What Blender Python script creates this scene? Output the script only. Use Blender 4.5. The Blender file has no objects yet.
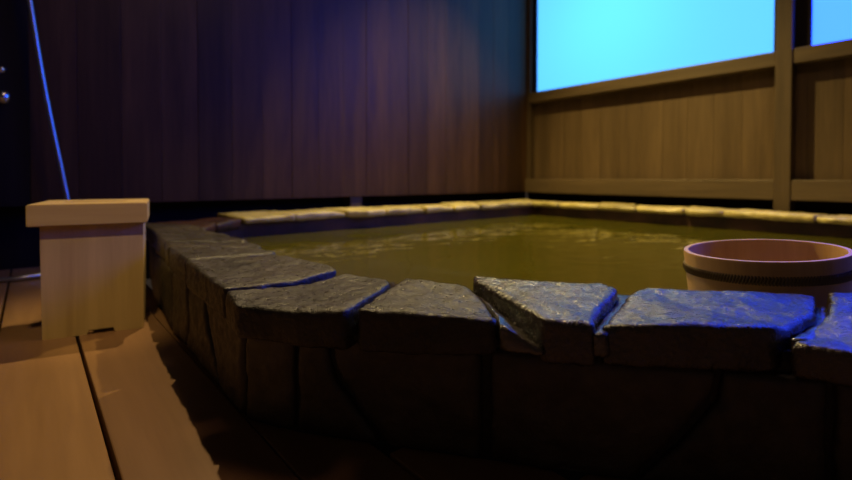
import bpy, bmesh, math, random
from mathutils import Vector, noise, Matrix
random.seed(7)
S = bpy.context.scene
COL = S.collection
PI = math.pi

# ------------------------------------------------------------------ helpers
def link(o, parent=None):
    COL.objects.link(o)
    if parent is not None: o.parent = parent
    return o
def obj(name, bm, mat, parent=None, smooth=False):
    me = bpy.data.meshes.new(name)
    bmesh.ops.recalc_face_normals(bm, faces=bm.faces[:])
    bm.to_mesh(me); bm.free()
    if smooth:
        for p in me.polygons: p.use_smooth = True
    me.materials.append(mat)
    return link(bpy.data.objects.new(name, me), parent)
def thing(name, label, cat, loc=(0, 0, 0), rz=0, group=None):
    o = bpy.data.objects.new(name, None); link(o)
    o.location = loc; o.rotation_euler = (0, 0, rz); o.empty_display_size = .05
    tag(o, label, cat, group); return o
def tag(o, label, cat, group=None):
    o['label'] = label; o['category'] = cat
    if group: o['group'] = group
    return o
def struct(o):
    o['kind'] = 'structure'; return o
def box(bm, x0, x1, y0, y1, z0, z1, bev=0.0, mtx=None):
    vs = [bm.verts.new((x, y, z)) for x in (x0, x1) for y in (y0, y1) for z in (z0, z1)]
    F = [(0,1,3,2),(4,6,7,5),(0,4,5,1),(2,3,7,6),(0,2,6,4),(1,5,7,3)]
    fs = [bm.faces.new([vs[i] for i in f]) for f in F]
    if mtx is not None:
        for v in vs: v.co = mtx @ v.co
    if bev > 0:
        es = list({e for f in fs for e in f.edges})
        bmesh.ops.bevel(bm, geom=es, offset=bev, segments=2, affect='EDGES', profile=.5)
def prism(bm, poly, z0, z1):
    """poly of (x,y) or (x,y,ztop)"""
    lo = [bm.verts.new((p[0], p[1], z0)) for p in poly]
    hi = [bm.verts.new((p[0], p[1], p[2] if len(p) > 2 else z1)) for p in poly]
    n = len(poly)
    bm.faces.new(lo[::-1]); bm.faces.new(hi)
    for i in range(n):
        j = (i + 1) % n
        bm.faces.new((lo[i], lo[j], hi[j], hi[i]))
def tube(bm, pts, r, seg=10, caps=True):
    rings = []
    pts = [Vector(p) for p in pts]
    up0 = Vector((0.31, 0.17, 0.93)).normalized()
    for i, p in enumerate(pts):
        t = (pts[min(i+1, len(pts)-1)] - pts[max(i-1, 0)]).normalized()
        a = t.cross(up0)
        if a.length < .05: a = t.cross(Vector((1, 0, 0)))
        a.normalize(); b = t.cross(a).normalized()
        rr = r[i] if isinstance(r, (list, tuple)) else r
        rings.append([bm.verts.new(p + a*rr*math.cos(2*PI*k/seg) + b*rr*math.sin(2*PI*k/seg)) for k in range(seg)])
    for A, B in zip(rings, rings[1:]):
        for k in range(seg):
            bm.faces.new((A[k], A[(k+1) % seg], B[(k+1) % seg], B[k]))
    if caps:
        bm.faces.new(rings[0][::-1]); bm.faces.new(rings[-1])
def smooth_path(ctrl, n=14):
    ctrl = [Vector(c) for c in ctrl]
    P = [ctrl[0]*2 - ctrl[1]] + ctrl + [ctrl[-1]*2 - ctrl[-2]]
    out = []
    for i in range(1, len(P)-2):
        p0, p1, p2, p3 = P[i-1:i+3]
        for k in range(n):
            t = k/n
            out.append(.5*((2*p1)+(p2-p0)*t+(2*p0-5*p1+4*p2-p3)*t*t+(3*p1-p0-3*p2+p3)*t**3))
    out.append(ctrl[-1]); return out
def lathe(bm, prof, seg=96, c=(0, 0, 0), closed=True):
    rings = []
    for r, z in prof:
        rings.append([bm.verts.new((c[0]+r*math.cos(2*PI*k/seg), c[1]+r*math.sin(2*PI*k/seg), c[2]+z)) for k in range(seg)])
    n = len(rings)
    for i in range(n if closed else n-1):
        A, B = rings[i], rings[(i+1) % n]
        for k in range(seg):
            bm.faces.new((A[k], A[(k+1) % seg], B[(k+1) % seg], B[k]))
    return rings

# ------------------------------------------------------------------ materials
def newmat(name):
    m = bpy.data.materials.new(name); m.use_nodes = True
    nt = m.node_tree; nt.nodes.clear()
    out = nt.nodes.new('ShaderNodeOutputMaterial')
    return m, nt, out
def N(nt, typ, **kw):
    n = nt.nodes.new(typ)
    for k, v in kw.items():
        if k in n.inputs: n.inputs[k].default_value = v
        else: setattr(n, k, v)
    return n
def ramp(nt, stops, fac):
    r = nt.nodes.new('ShaderNodeValToRGB')
    while len(r.color_ramp.elements) < len(stops): r.color_ramp.elements.new(.5)
    for e, (p, c) in zip(r.color_ramp.elements, stops):
        e.position = p; e.color = (*c, 1) if len(c) == 3 else c
    nt.links.new(fac, r.inputs[0]); return r
def wood(name, dark, light, axis='Z', scale=18, rough=(.4, .6), board=None, bvar=.5, bump=.15, spec=.5):
    """long grain running along axis; optional per-board tone (axis letter, width, offset)"""
    m, nt, out = newmat(name); L = nt.links.new
    b = N(nt, 'ShaderNodeBsdfPrincipled'); L(b.outputs[0], out.inputs[0])
    tc = N(nt, 'ShaderNodeTexCoord')
    mp = N(nt, 'ShaderNodeMapping')
    sc = [1, 1, 1]; sc['XYZ'.index(axis)] = .06
    mp.inputs['Scale'].default_value = sc
    L(tc.outputs['Object'], mp.inputs[0])
    vec = mp.outputs[0]
    rnd = None
    if board:
        sx = N(nt, 'ShaderNodeSeparateXYZ'); L(tc.outputs['Object'], sx.inputs[0])
        a = N(nt, 'ShaderNodeMath', operation='SUBTRACT'); L(sx.outputs[board[0]], a.inputs[0]); a.inputs[1].default_value = board[2]
        d = N(nt, 'ShaderNodeMath', operation='DIVIDE'); L(a.outputs[0], d.inputs[0]); d.inputs[1].default_value = board[1]
        f = N(nt, 'ShaderNodeMath', operation='FLOOR'); L(d.outputs[0], f.inputs[0])
        wn = N(nt, 'ShaderNodeTexWhiteNoise', noise_dimensions='1D'); L(f.outputs[0], wn.inputs['W'])
        rnd = wn.outputs['Value']
        ad = N(nt, 'ShaderNodeVectorMath', operation='MULTIPLY_ADD')
        L(wn.outputs['Color'], ad.inputs[0]); ad.inputs[1].default_value = (7, 7, 7); L(mp.outputs[0], ad.inputs[2])
        vec = ad.outputs[0]
    n1 = N(nt, 'ShaderNodeTexNoise', Scale=scale, Detail=6, Roughness=.65, Distortion=.6); L(vec, n1.inputs['Vector'])
    n2 = N(nt, 'ShaderNodeTexNoise', Scale=scale*7, Detail=3, Roughness=.6); L(vec, n2.inputs['Vector'])
    mx = N(nt, 'ShaderNodeMath', operation='MULTIPLY_ADD'); L(n2.outputs[0], mx.inputs[0]); mx.inputs[1].default_value = .35
    ml = N(nt, 'ShaderNodeMath', operation='MULTIPLY'); L(n1.outputs[0], ml.inputs[0]); ml.inputs[1].default_value = .75
    L(ml.outputs[0], mx.inputs[2])
    cr = ramp(nt, [(.35, dark), (.72, light)], mx.outputs[0])
    col = cr.outputs[0]
    if rnd:
        hs = N(nt, 'ShaderNodeHueSaturation'); L(col, hs.inputs['Color'])
        mv = N(nt, 'ShaderNodeMath', operation='MULTIPLY_ADD'); L(rnd, mv.inputs[0]); mv.inputs[1].default_value = bvar; mv.inputs[2].default_value = 1 - bvar/2
        L(mv.outputs[0], hs.inputs['Value']); col = hs.outputs[0]
    L(col, b.inputs['Base Color'])
    rr = N(nt, 'ShaderNodeMapRange'); L(n1.outputs[0], rr.inputs[0]); rr.inputs['To Min'].default_value = rough[0]; rr.inputs['To Max'].default_value = rough[1]
    L(rr.outputs[0], b.inputs['Roughness'])
    b.inputs['Specular IOR Level'].default_value = spec
    bp = N(nt, 'ShaderNodeBump', Strength=bump, Distance=.004); L(mx.outputs[0], bp.inputs['Height']); L(bp.outputs[0], b.inputs['Normal'])
    return m
def stone_mat(name, dark, light, rough=(.18, .55), bump=.5, scale=14, tint=.3, spec=.5):
    m, nt, out = newmat(name); L = nt.links.new
    b = N(nt, 'ShaderNodeBsdfPrincipled'); L(b.outputs[0], out.inputs[0])
    tc = N(nt, 'ShaderNodeTexCoord'); oi = N(nt, 'ShaderNodeObjectInfo')
    n1 = N(nt, 'ShaderNodeTexNoise', Scale=scale, Detail=8, Roughness=.62, Distortion=.3); L(tc.outputs['Object'], n1.inputs['Vector'])
    n2 = N(nt, 'ShaderNodeTexNoise', Scale=scale*6, Detail=6, Roughness=.7); L(tc.outputs['Object'], n2.inputs['Vector'])
    vo = N(nt, 'ShaderNodeTexVoronoi', Scale=scale*9); L(tc.outputs['Object'], vo.inputs['Vector'])
    cr = ramp(nt, [(.3, dark), (.7, light)], n1.outputs[0])
    hs = N(nt, 'ShaderNodeHueSaturation'); L(cr.outputs[0], hs.inputs['Color'])
    mv = N(nt, 'ShaderNodeMath', operation='MULTIPLY_ADD'); L(oi.outputs['Random'], mv.inputs[0]); mv.inputs[1].default_value = tint*2; mv.inputs[2].default_value = 1 - tint
    L(mv.outputs[0], hs.inputs['Value'])
    L(hs.outputs[0], b.inputs['Base Color'])
    rr = N(nt, 'ShaderNodeMapRange'); L(n2.outputs[0], rr.inputs[0])
    rr.inputs['From Min'].default_value = .3; rr.inputs['From Max'].default_value = .7
    rr.inputs['To Min'].default_value = rough[0]; rr.inputs['To Max'].default_value = rough[1]
    L(rr.outputs[0], b.inputs['Roughness'])
    b.inputs['Specular IOR Level'].default_value = spec
    h = N(nt, 'ShaderNodeMath', operation='MULTIPLY_ADD'); L(n2.outputs[0], h.inputs[0]); h.inputs[1].default_value = .5; L(n1.outputs[0], h.inputs[2])
    h2 = N(nt, 'ShaderNodeMath', operation='MULTIPLY_ADD'); L(vo.outputs['Distance'], h2.inputs[0]); h2.inputs[1].default_value = .12; L(h.outputs[0], h2.inputs[2])
    bp = N(nt, 'ShaderNodeBump', Strength=bump, Distance=.008); L(h2.outputs[0], bp.inputs['Height']); L(bp.outputs[0], b.inputs['Normal'])
    return m
def plain(name, col, rough=.5, metal=0, spec=.5):
    m, nt, out = newmat(name); L = nt.links.new
    b = N(nt, 'ShaderNodeBsdfPrincipled'); L(b.outputs[0], out.inputs[0])
    tc = N(nt, 'ShaderNodeTexCoord')
    n1 = N(nt, 'ShaderNodeTexNoise', Scale=30, Detail=4); L(tc.outputs['Object'], n1.inputs['Vector'])
    cr = ramp(nt, [(.2, tuple(c*.85 for c in col)), (.8, tuple(c*1.1 for c in col))], n1.outputs[0]); L(cr.outputs[0], b.inputs['Base Color'])
    b.inputs['Roughness'].default_value = rough; b.inputs['Metallic'].default_value = metal
    b.inputs['Specular IOR Level'].default_value = spec
    return m

M = {}
M['wall'] = wood('dark_wall_boards', (.024, .0115, .006), (.072, .036, .014), 'Z', 14, (.35, .55), (0, .15, 0.0), .5, .3, .22)
M['panel'] = wood('brown_panel_boards', (.066, .041, .020), (.130, .083, .041), 'Z', 12, (.45, .65), (1, .14, 0.0), .28, .12, .3)
M['frame'] = wood('frame_timber', (.066, .043, .022), (.13, .087, .045), 'Y', 12, (.4, .6), None, 0, .12)
M['post'] = wood('post_timber', (.055, .035, .017), (.105, .068, .034), 'Z', 12, (.4, .6), None, 0, .12)
M['dark_timber'] = wood('blackened_timber', (.006, .004, .004), (.014, .010, .008), 'Z', 12, (.6, .8), None, 0, .1, .12)
M['deck'] = wood('deck_boards', (.19, .098, .042), (.31, .17, .078), 'Y', 7, (.28, .45), (0, .14, .077), .22, .06)
M['hinoki'] = wood('cypress_wood', (.40, .27, .10), (.62, .45, .19), 'Z', 9, (.4, .55), None, 0, .06)
M['hinoki_top'] = wood('cypress_top', (.42, .28, .09), (.60, .43, .15), 'X', 9, (.35, .5), None, 0, .06)
M['bucket'] = wood('bucket_staves', (.50, .28, .125), (.68, .42, .21), 'Z', 12, (.35, .5), None, 0, .05)
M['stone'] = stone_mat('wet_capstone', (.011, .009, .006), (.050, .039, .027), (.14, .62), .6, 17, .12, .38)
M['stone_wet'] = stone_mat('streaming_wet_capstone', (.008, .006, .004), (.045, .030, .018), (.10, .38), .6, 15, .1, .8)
M['stone_far'] = stone_mat('painted_lit_capstone', (.26, .21, .07), (.58, .48, .18), (.2, .5), .5, 10, .25)  # lamplight on the far rim painted in as a bright yellow base colour
M['slab'] = stone_mat('wall_slab_stone', (.018, .014, .010), (.05, .040, .029), (.3, .65), .4, 9, .3)
M['inner'] = stone_mat('inner_lining_stone', (.010, .006, .004), (.075, .028, .015), (.35, .6), .7, 6, .1, .3)
M['wet'] = stone_mat('wet_joint', (.02, .016, .012), (.05, .042, .032), (.05, .16), .35, 20, .05, 1.0)
M['mortar'] = stone_mat('dark_mortar', (.008, .007, .006), (.02, .017, .014), (.5, .8), .4, 40, .1)
M['chrome'] = plain('brushed_metal', (.55, .57, .6), .22, 1.0)
M['hose'] = plain('grey_hose', (.5, .52, .58), .35, 1.0)
M['hoop'] = plain('braided_hoop', (.16, .11, .06), .6)
M['black'] = plain('black_rubber', (.01, .01, .01), .6)

# glowing translucent window sheet
def glow_mat(col, st):
    m, nt, out = newmat('backlit_sheet'); L = nt.links.new
    em = N(nt, 'ShaderNodeEmission'); em.inputs['Color'].default_value = (*col, 1); em.inputs['Strength'].default_value = st
    tr = N(nt, 'ShaderNodeBsdfTranslucent'); tr.inputs['Color'].default_value = (.8, .9, .9, 1)
    ad = N(nt, 'ShaderNodeAddShader'); L(em.outputs[0], ad.inputs[0]); L(tr.outputs[0], ad.inputs[1]); L(ad.outputs[0], out.inputs[0])
    return m
M['glow_1'] = glow_mat((.07, .34, 1.0), 1.08)
M['glow_2'] = glow_mat((.012, .055, 1.0), 5.0)
def water_mat():
    m, nt, out = newmat('bath_water'); L = nt.links.new
    tc = N(nt, 'ShaderNodeTexCoord')
    mp = N(nt, 'ShaderNodeMapping'); mp.inputs['Rotation'].default_value = (0, 0, .5); mp.inputs['Scale'].default_value = (1, 1.6, 1)
    L(tc.outputs['Object'], mp.inputs[0])
    n1 = N(nt, 'ShaderNodeTexNoise', Scale=2.4, Detail=2, Roughness=.5, Distortion=.8); L(mp.outputs[0], n1.inputs['Vector'])
    n2 = N(nt, 'ShaderNodeTexNoise', Scale=9, Detail=2, Roughness=.5, Distortion=.5); L(mp.outputs[0], n2.inputs['Vector'])
    h = N(nt, 'ShaderNodeMath', operation='MULTIPLY_ADD'); L(n2.outputs[0], h.inputs[0]); h.inputs[1].default_value = .2; L(n1.outputs[0], h.inputs[2])
    bp = N(nt, 'ShaderNodeBump', Strength=.42, Distance=.02); L(h.outputs[0], bp.inputs['Height'])
    gl = N(nt, 'ShaderNodeBsdfGlossy', Roughness=.03); L(bp.outputs[0], gl.inputs['Normal'])
    gl.inputs['Color'].default_value = (1, .97, .85, 1)
    tp = N(nt, 'ShaderNodeBsdfTransparent'); tp.inputs['Color'].default_value = (.75, .68, .30, 1)
    df = N(nt, 'ShaderNodeBsdfDiffuse'); df.inputs['Color'].default_value = (.068, .060, .004, 1)
    mx = N(nt, 'ShaderNodeMixShader'); mx.inputs[0].default_value = .85; L(tp.outputs[0], mx.inputs[1]); L(df.outputs[0], mx.inputs[2])
    fr = N(nt, 'ShaderNodeFresnel', IOR=1.36); L(bp.outputs[0], fr.inputs['Normal'])
    m2 = N(nt, 'ShaderNodeMixShader'); L(fr.outputs[0], m2.inputs[0]); L(mx.outputs[0], m2.inputs[1]); L(gl.outputs[0], m2.inputs[2])
    L(m2.outputs[0], out.inputs[0]); return m
M['water'] = water_mat()

# ------------------------------------------------------------------ rough stones
def rough_stone(name, poly, z0, z1, mat, parent, vox=.007, amp=.006, seed=0, bev=.010, mtx=None, shrink=0.0):
    bm = bmesh.new()
    if shrink:
        c = Vector((sum(p[0] for p in poly)/len(poly), sum(p[1] for p in poly)/len(poly)))
        q = []
        for p in poly:
            d = c - Vector(p[:2]); d = d.normalized()*min(shrink, d.length*.3)
            q.append((p[0]+d.x, p[1]+d.y) + tuple(p[2:]))
        poly = q
    prism(bm, poly, z0, z1)
    bmesh.ops.recalc_face_normals(bm, faces=bm.faces[:])
    big = [f for f in bm.faces if len(f.verts) > 4 or any(len(p) > 2 for p in poly)]
    bmesh.ops.triangulate(bm, faces=big)
    me = bpy.data.meshes.new('tmp'); bm.to_mesh(me); bm.free()
    t = bpy.data.objects.new('tmp', me); COL.objects.link(t)
    b = t.modifiers.new('b', 'BEVEL'); b.width = bev; b.segments = 2; b.limit_method = 'ANGLE'; b.angle_limit = .5
    r = t.modifiers.new('r', 'REMESH'); r.mode = 'VOXEL'; r.voxel_size = vox
    dg = bpy.context.evaluated_depsgraph_get()
    e = t.evaluated_get(dg)
    m2 = bpy.data.meshes.new_from_object(e)
    bpy.data.objects.remove(t); bpy.data.meshes.remove(me)
    off = Vector((seed*3.7, seed*1.3, seed*.9))
    nor = [v.normal.copy() for v in m2.vertices]
    for v, n in zip(m2.vertices, nor):
        p = v.co
        d = noise.fractal(p*7+off, .9, 2.1, 2)*.35 + noise.fractal(p*45+off, .8, 2.0, 3)*.30
        rid = abs(noise.noise(p*16+off*2))
        v.co = p + n*(amp*(d - .35*(1-rid)**5))
    if mtx is not None: m2.transform(mtx)
    m2.name = name
    m2.materials.clear(); m2.materials.append(mat)
    for p in m2.polygons: p.use_smooth = True
    return link(bpy.data.objects.new(name, m2), parent)

RIM, CAPB, WATER = .20, .146, .114

# ------------------------------------------------------------------ room shell
XR, YB = 2.92, 2.40
# deck boards run along y with 6 mm gaps; boards right of the bath edge stop under its wall
bm = bmesh.new()
def front_line(x): return .69 - 1.34*(x - .235)
x = .077 - .14*9
while x < 1.5:
    x0, x1 = x + .003, x + .137
    if .05 < x < .1: x1 = .245
    if .2 < x < .25: x0 = .247
    if x1 < .25: y1 = YB + .12
    else: y1 = front_line(max(x0, .235)) - .0
    box(bm, x0, x1, -1.3, y1, -.03, 0, .002)
    x += .14
box(bm, .247, .30, .62, 2.5, -.03, -.002)
fl = struct(obj('floor', bm, M['deck']))
bm = bmesh.new(); box(bm, -1.3, .24, -1.3, YB+.12, -.06, -.04); box(bm, .24, 1.5, -1.3, -.4, -.06, -.04)
struct(obj('trim_1', bm, M['dark_timber']))

# back wall: vertical boards ending above a dark recess
bm = bmesh.new()
x = 0.0
while x < XR + .05:
    w = .15
    y0 = YB + random.choice((0, .001, .002))
    box(bm, x + .0004, x + w - .0004, y0, YB + .03, .25, 2.5, .0008)
    x += w
box(bm, -1.3, XR+.1, YB + .03, YB + .06, .25, 2.5)
struct(obj('wall_back', bm, M['wall']))
bm = bmesh.new()
box(bm, -1.3, XR+.1, YB + .10, YB + .13, -.1, .26)
box(bm, -1.3, XR+.1, YB + .02, YB + .10, .25, .262)
struct(obj('baseboard_back', bm, M['dark_timber']))
bm = bmesh.new(); box(bm, 1.40, 1.475, YB + .012, YB + .10, -.03, .256, .003)
struct(obj('trim_2', bm, M['post']))
# dark wall section at the left
bm = bmesh.new()
xx = -1.3
while xx < -.02:
    box(bm, xx + .001, min(xx + .13, 0) - .001, YB - .022, YB + .03, .25, 2.5, .002); xx += .13
struct(obj('wall_left', bm, M['dark_timber']))

# right wall: bottom rail, boards, sill rail, posts, glowing panes
def R_(name, mat, boxes, bev=.003):
    bm = bmesh.new()
    for b in boxes: box(bm, *b, bev)
    return struct(obj(name, bm, mat))
PY0, PY1 = .745, .815      # the post between the two windows
R_('trim_3', M['post'], [(XR-.035, XR+.06, PY0, PY1, .10, 2.5)])
R_('trim_4', M['post'], [(XR-.012, XR+.06, YB-.035, YB-.001, .25, 2.5)], .002)
R_('trim_5', M['frame'], [(XR-.03, XR+.06, PY1, YB-.002, .245, .345)])
R_('trim_6', M['frame'], [(XR-.03, XR+.06, -1.3, PY0, .245, .345)])
bm = bmesh.new()
y = -1.26
while y < YB - .01:
    if not (PY0 - .14 < y < PY0 - .001 and False):
        box(bm, XR + .035, XR + .05, y + .0004, min(y + .14, YB) - .0004, .33, .95, .0006)
    y += .14
box(bm, XR+.05, XR+.06, -1.3, YB, .3, .95)
struct(obj('wall_right', bm, M['panel']))
bm = bmesh.new()
box(bm, XR+.08, XR+.10, -1.3, YB+.06, -.1, .30)
struct(obj('baseboard_right', bm, M['dark_timber']))
def window(i, y0, y1):
    w = bpy.data.objects.new('window_%d' % i, None); link(w); struct(w); w.location = (XR, (y0+y1)/2, .9)
    off = Vector(w.location)
    def part(nm, mat, bs, bev=.003):
        bm = bmesh.new()
        for b in bs: box(bm, *b, bev)
        bmesh.ops.translate(bm, verts=bm.verts[:], vec=-off)
        return obj(nm, bm, mat, w)
    part('sill', M['frame'], [(XR-.028, XR+.06, y0, y1, .912, .985)])
    part('frame', M['dark_timber'], [(XR+.01, XR+.06, y1-(.03 if i == 1 else .062), y1, .985, 2.4), (XR+.01, XR+.06, y0, y0+.02, .985, 2.4), (XR-.02, XR+.06, y0, y1, 2.4, 2.5)], .002)
    part('pane', M['glow_%d' % i], [(XR+.030, XR+.034, y0, y1, .97, 2.42)], 0)
    return w
window(1, PY1, YB - .036)
window(2, -1.3, PY0)
# back of the room out of frame
bm = bmesh.new(); box(bm, -1.3, XR+.2, -1.3, YB+.2, 2.5, 2.54)
struct(obj('ceiling', bm, M['dark_timber']))

# ------------------------------------------------------------------ stone bath
tub = thing('stone_bath', 'low dark stone hot tub with irregular wet rim, full of yellowish water', 'bath', (1.4, .9, 0))
def P(o):  # keep world coordinates under the bath's Empty
    o.matrix_parent_inverse = Matrix.Translation(-Vector(tub.location)); return o
OUT = [(.335, 1.96), (.285, 1.60), (.262, 1.25), (.25, .73), (.29, .645), (.449, .43), (.67, .135), (1.2, -.55), (2.78, -.55), (2.78, 2.27), (.66, 2.27), (.45, 2.17)]
INN = [(.43, 1.80), (.42, 1.50), (.41, 1.10), (.43, .70), (.45, .63), (.56, .51), (.83, .19), (1.28, -.36), (2.55, -.36), (2.55, 2.03), (.68, 2.03), (.52, 1.95)]
# core wall: ring with inner lining down to the basin floor
bm = bmesh.new()
n = len(OUT); zt = RIM - .032; zb = -.32
lo_o = [bm.verts.new((*p, -.05)) for p in OUT]; hi_o = [bm.verts.new((*p, zt)) for p in OUT]
for i in range(n):
    j = (i+1) % n; bm.faces.new((lo_o[i], lo_o[j], hi_o[j], hi_o[i]))
hi_i = [bm.verts.new((*p, zt)) for p in INN]
for i in range(n):
    j = (i+1) % n; bm.faces.new((hi_o[i], hi_o[j], hi_i[j], hi_i[i]))
P(obj('mortar_core', bm, M['mortar'], tub))
bm = bmesh.new()
hi_i = [bm.verts.new((*p, zt)) for p in INN]; lo_i = [bm.verts.new((*p, zb)) for p in INN]
for i in range(n):
    j = (i+1) % n; bm.faces.new((hi_i[i], hi_i[j], lo_i[j], lo_i[i]))
bm.faces.new(lo_i)
P(obj('basin_lining', bm, M['inner'], tub))

# outer facing slabs: polygons in (distance along the face, height)
def face_slabs(p0, p1, polys, depth=.03, seed=0):
    a, b = Vector((*p0, 0)), Vector((*p1, 0))
    d = (b - a).normalized(); nrm = d.cross(Vector((0, 0, 1)))   # outward for our winding
    mt = Matrix(((d.x, 0, nrm.x, a.x), (d.y, 0, nrm.y, a.y), (0, 1, 0, 0), (0, 0, 0, 1)))
    for k, poly in enumerate(polys):
        P(rough_stone('wall_slab', poly, -depth, .012, M['slab'], tub, .007, .006, seed + k, .008, mt, .003))
# left face, running from far to near (u = 0 at far end)
T = .148
face_slabs((.335, 1.96), (.285, 1.60), [[(0, 0), (.17, 0), (.15, T), (0, T)], [(.17, 0), (.36, 0), (.36, T), (.15, T)]], seed=11)
face_slabs((.285, 1.60), (.262, 1.25), [[(0, 0), (.22, 0), (.18, T), (0, T)], [(.22, 0), (.35, 0), (.35, T), (.18, T)]], seed=21)
face_slabs((.262, 1.25), (.25, .73), [[(0, 0), (.14, 0), (.17, .08), (.15, T), (0, T)],
    [(.14, 0), (.40, 0), (.33, .09), (.30, T), (.15, T), (.17, .08)], [(.40, 0), (.52, 0), (.52, T), (.30, T), (.33, .09)]], seed=31)
face_slabs((.25, .73), (.29, .645), [[(0, 0), (.094, 0), (.094, T), (0, T)]], seed=41)
face_slabs((.29, .645), (.449, .43), [[(0, 0), (.13, 0), (.06, .09), (.045, T), (0, T)], [(.13, 0), (.262, 0), (.262, T), (.045, T), (.06, .09)]], seed=51)
face_slabs((.449, .43), (.67, .135), [[(0, 0), (.17, 0), (.215, .05), (.255, .11), (.262, T), (0, T)], [(.17, 0), (.368, 0), (.368, T), (.262, T), (.255, .11), (.215, .05)]], seed=61)
face_slabs((.67, .135), (1.2, -.55), [[(0, 0), (.3, 0), (.34, T), (0, T)], [(.3, 0), (.6, 0), (.55, T), (.34, T)], [(.6, 0), (.866, 0), (.866, T), (.55, T)]], seed=71)

# capstones of the left and front runs, each its own outline
R = RIM
caps = [
 [(.300, 1.985, R), (.298, 1.812, R-.004), (.412, 1.535, R-.003), (.432, 1.66, R), (.432, 1.80, R-.002)],
 [(.292, 1.805, R+.004), (.278, 1.60, R), (.424, 1.368, R), (.436, 1.42, R), (.416, 1.52, R+.002)],
 [(.274, 1.592, R+.003), (.255, 1.345, R+.001), (.420, 1.238, R), (.436, 1.27, R), (.428, 1.355, R)],
 [(.252, 1.335, R+.003), (.246, 1.26, R-.001), (.406, 1.112, R-.002), (.428, 1.15, R), (.422, 1.226, R)],
 [(.244, 1.25, R+.001), (.232, 1.035, R), (.398, 1.028, R-.003), (.424, 1.05, R), (.412, 1.10, R)],
 [(.230, 1.025, R), (.217, .745, R-.002), (.270, .735, R-.003), (.345, .742, R-.004), (.424, .772, R), (.432, .85, R-.002), (.402, 1.015, R-.002)],
 [(.216, .732, R-.002), (.207, .655, R-.008), (.255, .575, R-.006), (.298, .522, R-.002), (.43, .62, R-.003), (.456, .665, R-.006), (.426, .752, R-.006), (.345, .728, R-.010), (.28, .724, R-.006)],
 [(.303, .512, R+.002), (.352, .455, R), (.425, .392, R-.006), (.448, .418, R-.012), (.497, .492, R-.006), (.512, .545, R-.001), (.462, .632, R), (.438, .613, R)],
 [(.446, .345, R+.002), (.484, .300, R), (.512, .318, R-.002), (.645, .365, R+.004), (.662, .405, R+.002), (.60, .47, R+.004), (.538, .548, R+.007), (.515, .525, R+.006)],
 [(.494, .302, R-.004), (.545, .247, R), (.628, .171, R-.002), (.660, .168, R-.010), (.74, .162, R-.004), (.846, .186, R), (.770, .275, R), (.690, .358, R+.002), (.652, .356, R-.004), (.520, .312, R-.010)],
 [(.622, .160, R-.014), (.640, .10, R-.014), (.74, .03, R+.004), (.80, -.02, R+.004), (.92, .085, R+.006), (.86, .178, R+.004), (.76, .158, R-.004), (.68, .160, R-.018)],
 [(.735, -.012, R), (.86, -.18, R), (1.03, -.055, R), (.935, .075, R), (.81, -.03, R)],
 [(.87, -.19, R), (1.02, -.40, R), (1.18, -.24, R), (1.04, -.065, R)],
 [(1.03, -.41, R), (1.16, -.60, R), (1.33, -.60, R), (1.32, -.37, R), (1.19, -.25, R)],
]
for k, p in enumerate(caps):
    near = 5 <= k <= 10
    P(rough_stone('capstone', p, CAPB, R, M['stone_wet'] if k >= 8 else M['stone'], tub, .005 if near else .008, .0048, 100+k, .006, None, 0))
joints = [
 [(.418, .384, R-.008), (.447, .338, R-.036), (.50, .42, R-.036), (.54, .548, R-.02), (.512, .55, R-.006), (.492, .49, R-.006), (.446, .416, R-.008)],
 [(.480, .304), (.494, .290), (.655, .352), (.692, .36), (.665, .405), (.645, .368)],
 [(.645, .170), (.655, .150), (.66, .147), (.74, .147), (.862, .176), (.846, .19), (.722, .165), (.65, .166)],
 [(.325, .535), (.33, .528), (.442, .610), (.462, .634), (.455, .667), (.43, .623)]]
for k, p in enumerate(joints):
    P(rough_stone('mortar_joint', p, CAPB + .012, R - (.010, .012, .016, .010)[k], M['wet'], tub, .005, .004, 200+k, .004))
# back, right and far-left runs: a row of irregular capstones along two edges
def run(o0, o1, i0, i1, cuts, seed, mat, dz=0.0):
    rr = random.Random(seed)
    o0, o1, i0, i1 = map(Vector, (o0, o1, i0, i1))
    js = [(c + rr.uniform(-.012, .012), c + rr.uniform(-.025, .025)) for c in cuts]
    js[0] = (0, 0); js[-1] = (1, 1)
    for k in range(len(js)-1):
        a, b = js[k], js[k+1]
        A = o0.lerp(o1, a[0]); B = o0.lerp(o1, b[0]); Cc = i0.lerp(i1, b[1]); D = i0.lerp(i1, a[1])
        inn = (D - A).normalized()
        m1 = D.lerp(Cc, rr.uniform(.3, .7)) + inn*rr.uniform(.0, .03)
        z = [RIM + dz + rr.uniform(-.007, .006) for _ in range(5)]
        poly = [(*A, z[0]), (*B, z[1]), (*(Cc + inn*rr.uniform(-.01, .015)), z[2]), (*m1, z[3]), (*(D + inn*rr.uniform(-.01, .015)), z[4])]
        P(rough_stone('capstone', poly[::-1], RIM - .030 if dz == 0 else CAPB + .004, RIM, mat, tub, .010, .006, seed*13+k, .006, None, 0))
run((.312, 1.995), (.62, 2.26), (.44, 1.81), (.66, 2.02), [0, .45, 1], 5, M['inner'], -.012)
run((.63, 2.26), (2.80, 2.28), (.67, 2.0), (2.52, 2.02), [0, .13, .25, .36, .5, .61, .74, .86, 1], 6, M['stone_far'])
run((2.80, 2.28), (2.80, -.57), (2.52, 2.02), (2.53, -.34), [0, .10, .2, .29, .40, .49, .6, .69, .8, .9, 1], 7, M['stone_far'])

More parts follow.
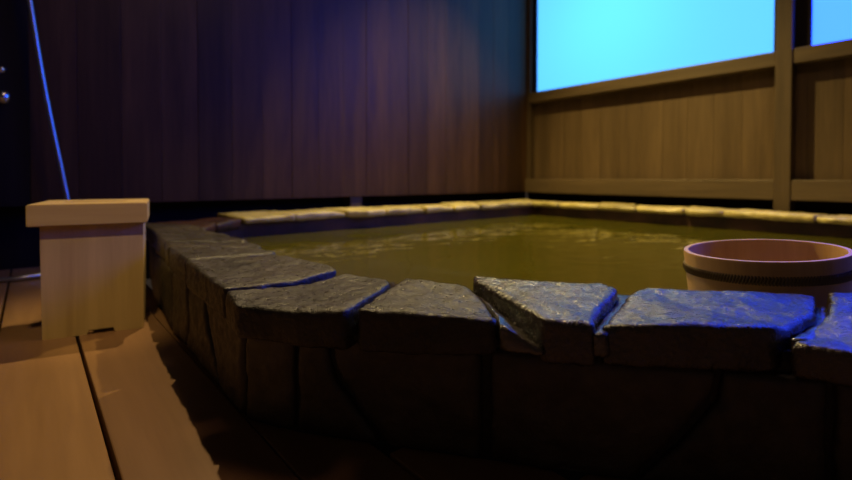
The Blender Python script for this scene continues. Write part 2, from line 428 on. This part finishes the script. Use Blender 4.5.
# water surface (real ripples in the mesh are far below a pixel; the shader carries the small ones)
bm = bmesh.new()
vs = [bm.verts.new((*p, WATER)) for p in INN]; bm.faces.new(vs)
w = obj('bath_water', bm, M['water'])
if w.data.polygons[0].normal.z < 0: w.data.flip_normals()
w.name = 'bath_water'; tag(w, 'rippled yellow-green bath water filling the stone tub', 'water'); w['kind'] = 'stuff'

# ------------------------------------------------------------------ wooden bath stool
stool = thing('bath_stool', 'pale cypress wood bath stool on the deck beside the stone tub', 'stool', (.130, 1.453, 0), 0)
SW, SD, SH = .197, .215, .30
stool.rotation_euler.z = math.radians(-13.5 + 3)
def tapered_board(x0, x1, y0, y1, z0, z1, bottom=.985, bev=.002, notch=None):
    bm = bmesh.new()
    if notch:
        nw, nh = notch
        q = .012
        prof = [(x0, z0), (q-nw/2, z0), (q-nw/2+.004, z0+nh), (q+nw/2-.004, z0+nh), (q+nw/2, z0), (x1, z0), (x1, z1), (x0, z1)]
        f = [bm.verts.new((a, y0, b)) for a, b in prof]; g = [bm.verts.new((a, y1, b)) for a, b in prof]
        bm.faces.new(f); bm.faces.new(g[::-1])
        for i in range(len(f)):
            j = (i+1) % len(f); bm.faces.new((f[j], f[i], g[i], g[j]))
    else:
        box(bm, x0, x1, y0, y1, z0, z1, bev)
    for v in bm.verts:
        t = (v.co.z)/SH; s = bottom + (1-bottom)*t
        v.co.x *= s; v.co.y *= s
    return bm
h = SH - .048
obj('front_board', tapered_board(-SW/2, SW/2, -SD/2, -SD/2+.02, 0, h, notch=(.056, .010)), M['hinoki'], stool)
obj('back_board', tapered_board(-SW/2, SW/2, SD/2-.02, SD/2, 0, h, notch=(.056, .010)), M['hinoki'], stool)
obj('side_board', tapered_board(-SW/2, -SW/2+.02, -SD/2+.0205, SD/2-.0205, 0, h), M['hinoki'], stool)
obj('side_board', tapered_board(SW/2-.02, SW/2, -SD/2+.0205, SD/2-.0205, 0, h), M['hinoki'], stool)
# seat: thick slab with a hand slot through it
bm = bmesh.new()
LW, LD = SW/2 + .0145, SD/2 + .018
LX = -.0055
z0, z1 = h, SH
sx, sy = .062, .016
def ringv(a, b, z): return [bm.verts.new(p) for p in ((LX-a, -b, z), (LX+a, -b, z), (LX+a, b, z), (LX-a, b, z))]
o_l, o_h, i_l, i_h = ringv(LW, LD, z0), ringv(LW, LD, z1), ringv(sx, sy, z0), ringv(sx, sy, z1)
for A, B in ((o_l, o_h), (i_h, i_l), (o_h, i_h), (i_l, o_l)):
    for k in range(4): bm.faces.new((A[k], A[(k+1) % 4], B[(k+1) % 4], B[k]))
bmesh.ops.recalc_face_normals(bm, faces=bm.faces[:])
bmesh.ops.bevel(bm, geom=bm.edges[:], offset=.002, segments=2, affect='EDGES')
obj('seat', bm, M['hinoki_top'], stool)

# ------------------------------------------------------------------ wooden wash bucket
BR, BH = .12, .15
bucket = thing('wash_bucket', 'round pinkish wooden wash bucket with braided hoop, floating in the bath behind the rim', 'bucket', (.977, .281, .0875))
bucket.rotation_mode = 'QUATERNION'
from mathutils import Quaternion
bucket.rotation_quaternion = Quaternion((.628, .778, 0), math.radians(-4.2))
bm = bmesh.new()
prof = [(0.001, 0), (BR*.93, 0), (BR*.995, BH-.003), (BR*.985, BH), (BR*.93, BH), (BR*.92, BH-.003), (BR*.87, .018), (0.001, .018)]
lathe(bm, prof, 112, closed=False)
b_ = obj('staves', bm, M['bucket'], bucket, True)
md = b_.modifiers.new('e', 'EDGE_SPLIT'); md.split_angle = .6
def hoop(z, name):
    bm = bmesh.new(); seg = 240
    r0 = BR*(.93 + .065*z/BH)
    for ph in (0, PI):       # two strands twisted round each other
        pts = []
        for k in range(seg*4):
            a = 2*PI*k/(seg*4); t = 2*PI*84*k/(seg*4) + ph
            rr = r0 + .0004 + .0012*math.cos(t)
            pts.append((rr*math.cos(a), rr*math.sin(a), z + .0038*math.sin(t)))
        rings = []
        for i, p in enumerate(pts):
            a = 2*PI*i/(seg*4); e = Vector((math.cos(a), math.sin(a), 0))
            rings.append([bm.verts.new(Vector(p) + e*.0026*math.cos(q*PI/3) + Vector((0, 0, .0042*math.sin(q*PI/3)))) for q in range(6)])
        for i in range(len(rings)):
            A, B = rings[i], rings[(i+1) % len(rings)]
            for q in range(6): bm.faces.new((A[q], A[(q+1) % 6], B[(q+1) % 6], B[q]))
    return obj(name, bm, M['hoop'], bucket, True)
hoop(BH-.029, 'hoop'); hoop(.022, 'hoop')

# ------------------------------------------------------------------ shower mixer with hanging hose
sh = thing('shower_mixer', 'metal shower mixer on dark wall with grey hose hanging behind the wooden stool', 'shower', (-.22, 2.32, .66))
def PS(o): o.matrix_parent_inverse = Matrix.Translation(-Vector(sh.location)); return o
bm = bmesh.new(); tube(bm, [(-.36, 2.32, .645), (-.35, 2.32, .645), (-.105, 2.32, .645), (-.10, 2.32, .645)], [.018, .022, .022, .018], 24); 
tube(bm, [(-.31, 2.32, .645), (-.31, 2.377, .645)], .016, 16); tube(bm, [(-.17, 2.32, .645), (-.17, 2.377, .645)], .016, 16)
PS(obj('mixer_body', bm, M['chrome'], sh, True))
for zz, r, nm in ((.645, .029, 'knob'),):
    for xa, sg in ((-.096, 1), (-.362, -1)):
        bm = bmesh.new(); tube(bm, [(xa, 2.32, zz), (xa + sg*.004, 2.32, zz), (xa + sg*.034, 2.32, zz), (xa + sg*.042, 2.32, zz)], [r*.6, r, r*.95, r*.6], 20)
        PS(obj(nm, bm, M['chrome'], sh, True))
bm = bmesh.new(); tube(bm, [(-.115, 2.32, .728), (-.09, 2.30, .738), (-.068, 2.28, .738)], [.010, .013, .010], 14)
tube(bm, [(-.14, 2.32, .665), (-.13, 2.32, .71), (-.115, 2.32, .728)], .008, 12)
PS(obj('lever', bm, M['chrome'], sh, True))
pts = smooth_path([(-.06, 2.335, 1.55), (-.03, 2.33, 1.28), (.004, 2.32, 1.02), (.035, 2.315, .76), (.065, 2.312, .55), (.095, 2.308, .36), (.110, 2.30, .24),
                   (.105, 2.28, .10), (.06, 2.23, .022), (-.02, 2.19, .012), (-.10, 2.20, .014), (-.18, 2.25, .05), (-.235, 2.30, .25), (-.24, 2.32, .50), (-.24, 2.32, .626)])
bm = bmesh.new(); tube(bm, pts, .0083, 12)
PS(obj('hose', bm, M['hose'], sh, True))
bm = bmesh.new(); tube(bm, [(-.06, 2.335, 1.55), (-.075, 2.32, 1.68), (-.08, 2.29, 1.73), (-.08, 2.25, 1.74)], [.011, .013, .018, .034], 16)
PS(obj('shower_head', bm, M['chrome'], sh, True))
bm = bmesh.new(); box(bm, -.09, -.04, 2.345, 2.377, 1.57, 1.63, .004)
PS(obj('bracket', bm, M['chrome'], sh))

# ------------------------------------------------------------------ lights
def lamp(name, typ, loc, energy, col, target=None, **kw):
    l = bpy.data.lights.new(name, typ); l.energy = energy; l.color = col
    for k, v in kw.items(): setattr(l, k, v)
    o = bpy.data.objects.new(name, l); COL.objects.link(o); o.location = loc
    if target is not None:
        o.rotation_euler = (Vector(target) - Vector(loc)).to_track_quat('-Z', 'Y').to_euler()
    return o
lamp('bath_downlight', 'SPOT', (1.92, 1.84, 2.40), 440, (1, .75, .26), (1.95, 1.28, 0), spot_size=math.radians(96), spot_blend=1.0, specular_factor=.5, shadow_soft_size=.03)
lamp('corner_downlight', 'SPOT', (.74, 2.02, 2.40), 128, (1, .74, .36), (.28, 1.05, 0), spot_size=math.radians(46), spot_blend=.7, specular_factor=.5, shadow_soft_size=.02)
lamp('stool_fill', 'SPOT', (-.02, .55, 1.62), 33, (1, .72, .32), (.10, 1.36, .14), spot_size=math.radians(19), spot_blend=.8, shadow_soft_size=.03)  # added fill, a narrow spot that brightens the stool's front face
lamp('sheet_backlight', 'SPOT', (XR+.75, 1.75, 1.45), 6.5, (.12, 1, .8), (XR, 1.75, 1.30), spot_size=math.radians(120), spot_blend=1, shadow_soft_size=.1)
lamp('room_fill', 'AREA', (.9, .7, 2.45), 9, (1, .62, .38), (.9, .9, 0), size=.6)  # added soft fill overhead, lifts the back wall and dark areas
wd = bpy.data.worlds.new('night'); S.world = wd; wd.use_nodes = True
bg = wd.node_tree.nodes['Background']; bg.inputs[0].default_value = (.45, .32, .24, 1); bg.inputs[1].default_value = .055

# ------------------------------------------------------------------ camera
F = 490.0; PITCH = 1.2
cam = bpy.data.cameras.new('camera'); co = bpy.data.objects.new('camera', cam); COL.objects.link(co)
cam.sensor_width = 36; cam.lens = F/852*36; cam.clip_start = .01
cam.shift_y = -((240-177) - F*math.tan(math.radians(PITCH)))/852
co.location = (0, 0, .36); co.rotation_euler = (math.radians(90-PITCH), 0, -math.radians(38.9))
cam.dof.use_dof = True; cam.dof.focus_distance = .68; cam.dof.aperture_fstop = 3.2
S.camera = co
S.view_settings.view_transform = 'Standard'
S.view_settings.look = 'None'
